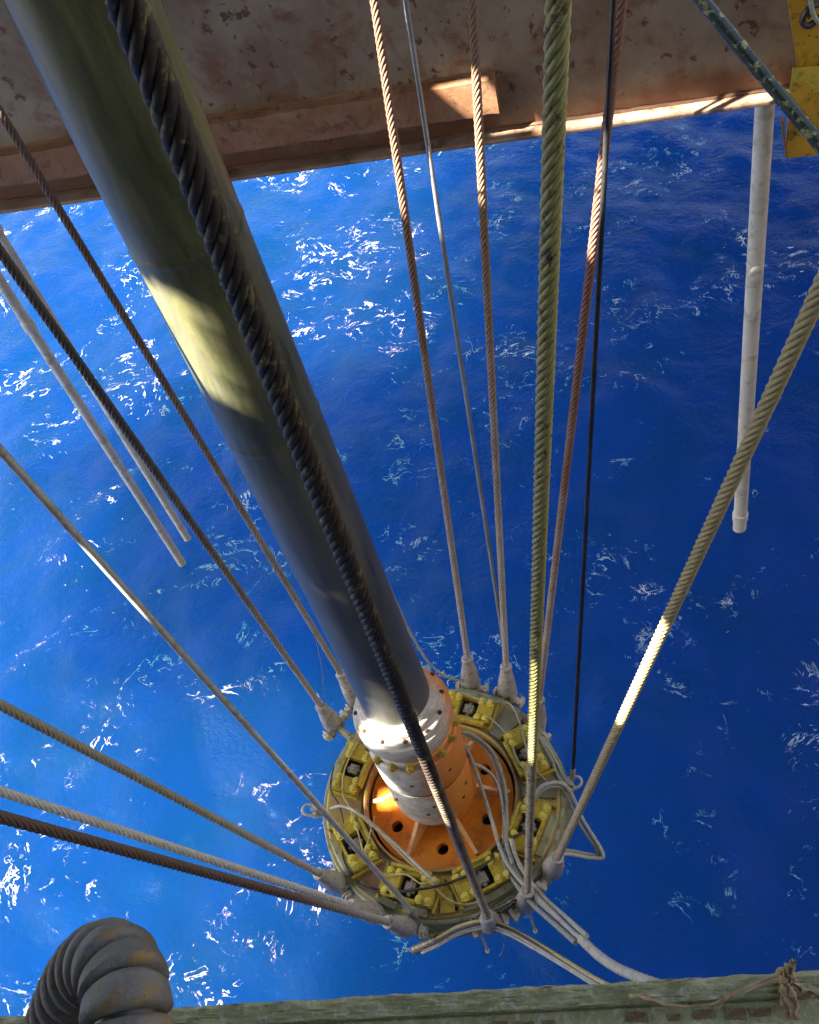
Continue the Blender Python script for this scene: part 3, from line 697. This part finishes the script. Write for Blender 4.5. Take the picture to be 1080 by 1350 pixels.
hose('control_hose', 'pale hose with a dark sleeve crossing the left side of the ring', [
    ([(436, 1066, 1.54), (452, 1063, 1.60), (475, 1074, 1.62), (502, 1096, 1.58), (535, 1126, 1.56), (560, 1150, 1.60), (575, 1163, 1.60)], .014, 'hose_white'),
    ([(480, 1080, 1.60), (505, 1102, 1.56), (535, 1132, 1.56), (565, 1160, 1.60), (590, 1185, 1.56), (615, 1192, 1.55), (640, 1186, 1.55)], .010, 'hose_yellow')])
hose('control_hose', 'black hose sweeping across the front of the ring', [
    ([(470, 1165, 1.54), (500, 1176, 1.56), (540, 1174, 1.61), (585, 1166, 1.62), (625, 1150, 1.62), (650, 1130, 1.60), (672, 1108, 1.60), (700, 1092, 1.62)], .012, 'hose_black')])
hose('control_hose', 'thin black cable along the left latch housings', [
    ([(440, 1010, 1.60), (436, 1040, 1.60), (448, 1064, 1.58), (455, 1100, 1.55), (452, 1130, 1.50), (470, 1162, 1.52), (495, 1172, 1.53), (520, 1170, 1.58)], .008, 'hose_black'),
    ([(478, 968, 1.62), (456, 1010, 1.63), (452, 1046, 1.60), (462, 1066, 1.60), (474, 1104, 1.60), (480, 1130, 1.60)], .007, 'hose_yellow')])
hose('control_hose', 'thin yellow cable over the lower left latch housings', [
    ([(494, 1076, 1.56), (487, 1104, 1.60), (483, 1130, 1.60), (505, 1153, 1.58), (535, 1153, 1.60), (555, 1165, 1.60), (572, 1163, 1.60)], .008, 'hose_yellow')])
hose('control_hose', 'thin pale cables across the upper right latch housings', [
    ([(607, 912, 1.60), (640, 925, 1.60), (672, 928, 1.55), (686, 955, 1.58), (700, 1005, 1.62), (720, 1030, 1.55)], .009, 'hose_grey'),
    ([(645, 945, 1.60), (668, 968, 1.58), (684, 1005, 1.62), (698, 1020, 1.60)], .008, 'hose_grey')])
hose('control_hose', 'grey-green hoses running down the right rim to the lug', [
    ([(712, 975, 1.50), (728, 1005, 1.50), (738, 1028, 1.48), (752, 1034, 1.46), (762, 1040, 1.42)], .016, 'hose_grey'),
    ([(715, 972, 1.47), (733, 1004, 1.46), (743, 1024, 1.44), (756, 1038, 1.42)], .014, 'hose_white')])
# signal wire hanging beside the riser
hose('signal_wire', 'thin pale wire hanging beside the riser and sagging to a rope socket', [
    ([(-20, -260, 8.9), (190, 60, 7.6), (395, 500, 6.1), (453, 640, 5.2), (482, 700, 4.6), (512, 770, 3.7), (540, 832, 2.8), (566, 874, 2.1), (590, 893, 1.7), (612, 898, 1.55)], .011, 'hose_white')], 'cable')
hose('hanging_line', 'hair-thin line hanging down to a grey rope socket', [
    ([(395, 790, 3.4), (412, 830, 2.9), (424, 880, 2.3), (428, 930, 1.8), (432, 965, 1.5)], .004, 'pale_line')], 'cable')
# rods and ties trailing under the front of the ring
for a_, b_, lab in (((634, 1228, 1.15), (643, 1254, .4), 'thin pale rod hanging under the front rope socket'), ((696, 1198, 1.15), (706, 1228, .35), 'thin pale rod hanging under the right front socket')):
    A_, B_ = at_z(*a_), at_z(*b_)
    t = thing('hanging_rod', tuple(B_), lab, 'rod'); obj('rod', cyl(A_, B_, .012, 10), M['socket'], t, 60); obj('rod_end', cyl(B_, B_+(A_-B_)*.06, .02, 10), M['pin'], t, 40)
hose('tie_wire', 'thin curved tie wire dangling under the front socket', [([(657, 1218, 1.3), (664, 1236, 1.0), (664, 1252, .7), (659, 1260, .45)], .005, 'pale_line')], 'wire')
# safety chain along the front rim
ch = thing('safety_chain', tuple(at_z(640, 1210, 1.5)), 'short grey chain draped along the front rim of the ring', 'chain')
cpath = spline([at_z(*p) for p in [(626, 1210, 1.50), (640, 1203, 1.53), (655, 1199, 1.54), (672, 1190, 1.54), (688, 1178, 1.55), (693, 1166, 1.56)]], 7)
for i in range(0, len(cpath)-1, 2):
    a_, b_ = cpath[i], cpath[i+1]; tdir = (b_-a_).normalized(); sd_ = tdir.cross(Vector((0, 0, 1))).normalized()
    if (i//2) % 2: sd_ = Vector((0, 0, 1))
    lp = [a_+tdir*(.038*math.cos(t))+sd_*(.02*math.sin(t)) for t in np.linspace(0, 2*PI, 13)]
    obj('link', tube(lp, .009, 6, False), M['chain'], ch, 60)

# ------------------------------------------------------------------ near curb at the moonpool edge, with its rag
ZC = CAM_H-2.0
ca, cb = at_z(0, 1337, ZC), at_z(1080, 1276, ZC); cu = (cb-ca).normalized(); cn = Vector((-cu.y, cu.x, 0))   # cn points away from the camera
ctr = (ca+cb)/2
cur = thing('edge_beam', tuple(ctr-Vector((0, 0, .3))), 'crusty olive-green steel edge beam with a row of rust patches below the camera', 'beam')
def along(s, off, z): return ctr+cu*s+cn*off+Vector((0, 0, z))
def bar(s0, s1, o0, o1, z0, z1, bev=.0):
    Mx = Matrix.Translation(ctr) @ Matrix(((cu.x, cn.x, 0, 0), (cu.y, cn.y, 0, 0), (0, 0, 1, 0), (0, 0, 0, 1)))
    return xf(box(s0, s1, o0, o1, z0, z1, bev), Mx)
# lumpy coated top (grid displaced)
nS, nO = 260, 16; V = []; Fc = []
for i in range(nS+1):
    for j in range(nO+1):
        s = -2.6+5.2*i/nS; o = -.043*j/nO
        h = .004*math.sin(s*37+o*90)*math.sin(s*13.7)+.003*math.sin(s*91+o*210)*math.sin(o*170+s*23)+random.uniform(-.003, .003)
        rz = -.018*((1-j/nO-.5)*2)**4*(j < 4)
        V.append(tuple(along(s, o+(random.uniform(-.004, .002) if j == 0 else 0), h+rz)))
for i in range(nS):
    for j in range(nO): a = i*(nO+1)+j; Fc.append((a, a+1, a+nO+2, a+nO+1))
obj('coated_lip', (V, Fc), M['olive'], cur, 60)
obj('beam_body', bar(-2.6, 2.6, -.043, -.006, -.30, -.010), M['olive'], cur)
obj('tread', bar(-2.6, 2.6, -.16, -.0432, -.30, -.016, .004), M['olive'], cur)
pads = []
for k in range(6):
    n = 14; poly = []
    for q in range(n):
        a = 2*PI*q/n; rr = 1/max(abs(math.cos(a))/.020, abs(math.sin(a))/.0095); rr *= random.uniform(.78, 1.08); poly.append((rr*math.cos(a), rr*math.sin(a)))
    pm = mesh('rust_patch', prism(poly, -.002, .0022)); pm.materials.append(M['rustpad']); pads.append(pm)
for i in range(62):
    if random.random() < .22: continue
    P = along(-1.6+i*.0535+random.uniform(-.008, .008), -.064+random.uniform(-.003, .003), -.0155)-cur.location
    o = bpy.data.objects.new('rust_patch', random.choice(pads)); COL.objects.link(o); o.parent = cur; o.location = P
    o.rotation_euler.z = math.atan2(cu.y, cu.x)+random.uniform(-.1, .1)+PI*(random.random() < .5); o.scale = (random.uniform(.5, 1.15), random.uniform(.6, 1.1), 1)
obj('back_rail', bar(-2.6, 2.6, -.30, -.165, -.30, -.04, .004), M['dark_rust'], cur)

# rag: knot, hanging tails and a long twisted strip lying along the lip
def ribbon(path, w, twist=0., th=.0025, droop=.004):
    path = [Vector(p) for p in path]; n = len(path); V = []; Fc = []; K = 7
    for i, p in enumerate(path):
        t = (path[min(i+1, n-1)]-path[max(i-1, 0)]).normalized(); sd = t.cross(Vector((0, 0, 1))).normalized(); sd.rotate(Quaternion(t, twist*i/n+.4*math.sin(i*.9)))
        ww = w(i/(n-1)) if callable(w) else w; nrm = sd.cross(t)
        for s in (0, 1):
            for k in range(K):
                q = k/(K-1)*2-1; V.append(tuple(p+sd*ww*q+nrm*(droop*math.cos(q*6+i*.5)+(th if s else -th))))
    for i in range(n-1):
        for k in range(K-1):
            a = i*2*K+k; Fc.append((a, a+1, a+1+2*K, a+2*K)); Fc.append((a+K, a+K+2*K, a+K+1+2*K, a+K+1))
        for (k0, k1) in ((0, K), (K-1, 2*K-1)): a = i*2*K; Fc.append((a+k0, a+k1, a+k1+2*K, a+k0+2*K))
    return V, Fc
def cz(x, y, dz): return at_z(x, y, ZC+dz)
rg = thing('tied_rag', tuple(cz(1037, 1288, 0)), 'faded brown rag strip knotted around the olive edge beam', 'rag')
kn = []
obj('knot', tube(spline([cz(1026, 1286, .012), cz(1033, 1279, .03), cz(1042, 1283, .034), cz(1043, 1291, .026), cz(1034, 1293, .03), cz(1028, 1288, .024)], 5), lambda t: .006+.0025*math.sin(t*17), 9), M['rag'], rg, 60)
obj('tail', ribbon(spline([cz(1037, 1287, .03), cz(1041, 1276, .05), cz(1046, 1268, .06)], 5), lambda t: .006+.007*t, 1.5), M['rag'], rg, 60)
obj('tail', ribbon(spline([cz(1037, 1291, .03), cz(1038, 1306, .03), cz(1041, 1322, .022), cz(1044, 1344, .012)], 6), lambda t: .007+.008*math.sin(t*2.6), .8), M['rag'], rg, 60)
obj('tail', ribbon(spline([cz(1041, 1289, .03), cz(1052, 1302, .022), cz(1066, 1308, .016), cz(1090, 1306, .016)], 6), lambda t: .006+.006*t, 2.2), M['rag'], rg, 60)
obj('strip', ribbon(spline([cz(1034, 1287, .026), cz(1005, 1296, .014), cz(968, 1310, .012), cz(945, 1322, .004), cz(912, 1327, .002), cz(870, 1322, .008), cz(845, 1313, .014), cz(828, 1314, .014)], 7), lambda t: .0045+.002*math.sin(t*9), 1.0, .001, .001), M['rag'], rg, 60)

# ------------------------------------------------------------------ ribbed conduit arching up beside the camera
path = spline([at_d(*p) for p in [(172, 1520, 1.02), (170, 1420, 1.03), (168, 1345, 1.05), (164, 1300, 1.08), (152, 1275, 1.11), (132, 1272, 1.15), (110, 1295, 1.19), (90, 1338, 1.23), (68, 1400, 1.27), (40, 1500, 1.31)]], 10)
hs = thing('ribbed_conduit', tuple(path[0]), 'worn grey-brown ribbed conduit bent in a tight arch beside the edge beam', 'conduit')
obj('liner', tube(path, .036, 20), M['hose_black'], hs, 60)
cum = [0.]
for a_, b_ in zip(path, path[1:]): cum.append(cum[-1]+(b_-a_).length)
def at_len(s):
    for i in range(len(cum)-1):
        if cum[i+1] >= s: return path[i].lerp(path[i+1], (s-cum[i])/(cum[i+1]-cum[i]))
    return path[-1]
RL = .031; s = .005; k = 0
while s+RL < cum[-1]:
    seg = [at_len(s+RL*i/14*.93) for i in range(15)]
    obj('rib', tube(seg, lambda t: .036+.0100*min(1., 4.5*min(t, 1-t))**.5+.0045*(1-t), 26), M['conduit'], hs, 50)
    s += RL; k += 1
print('openings', len(openings), 'objects', len(bpy.data.objects))
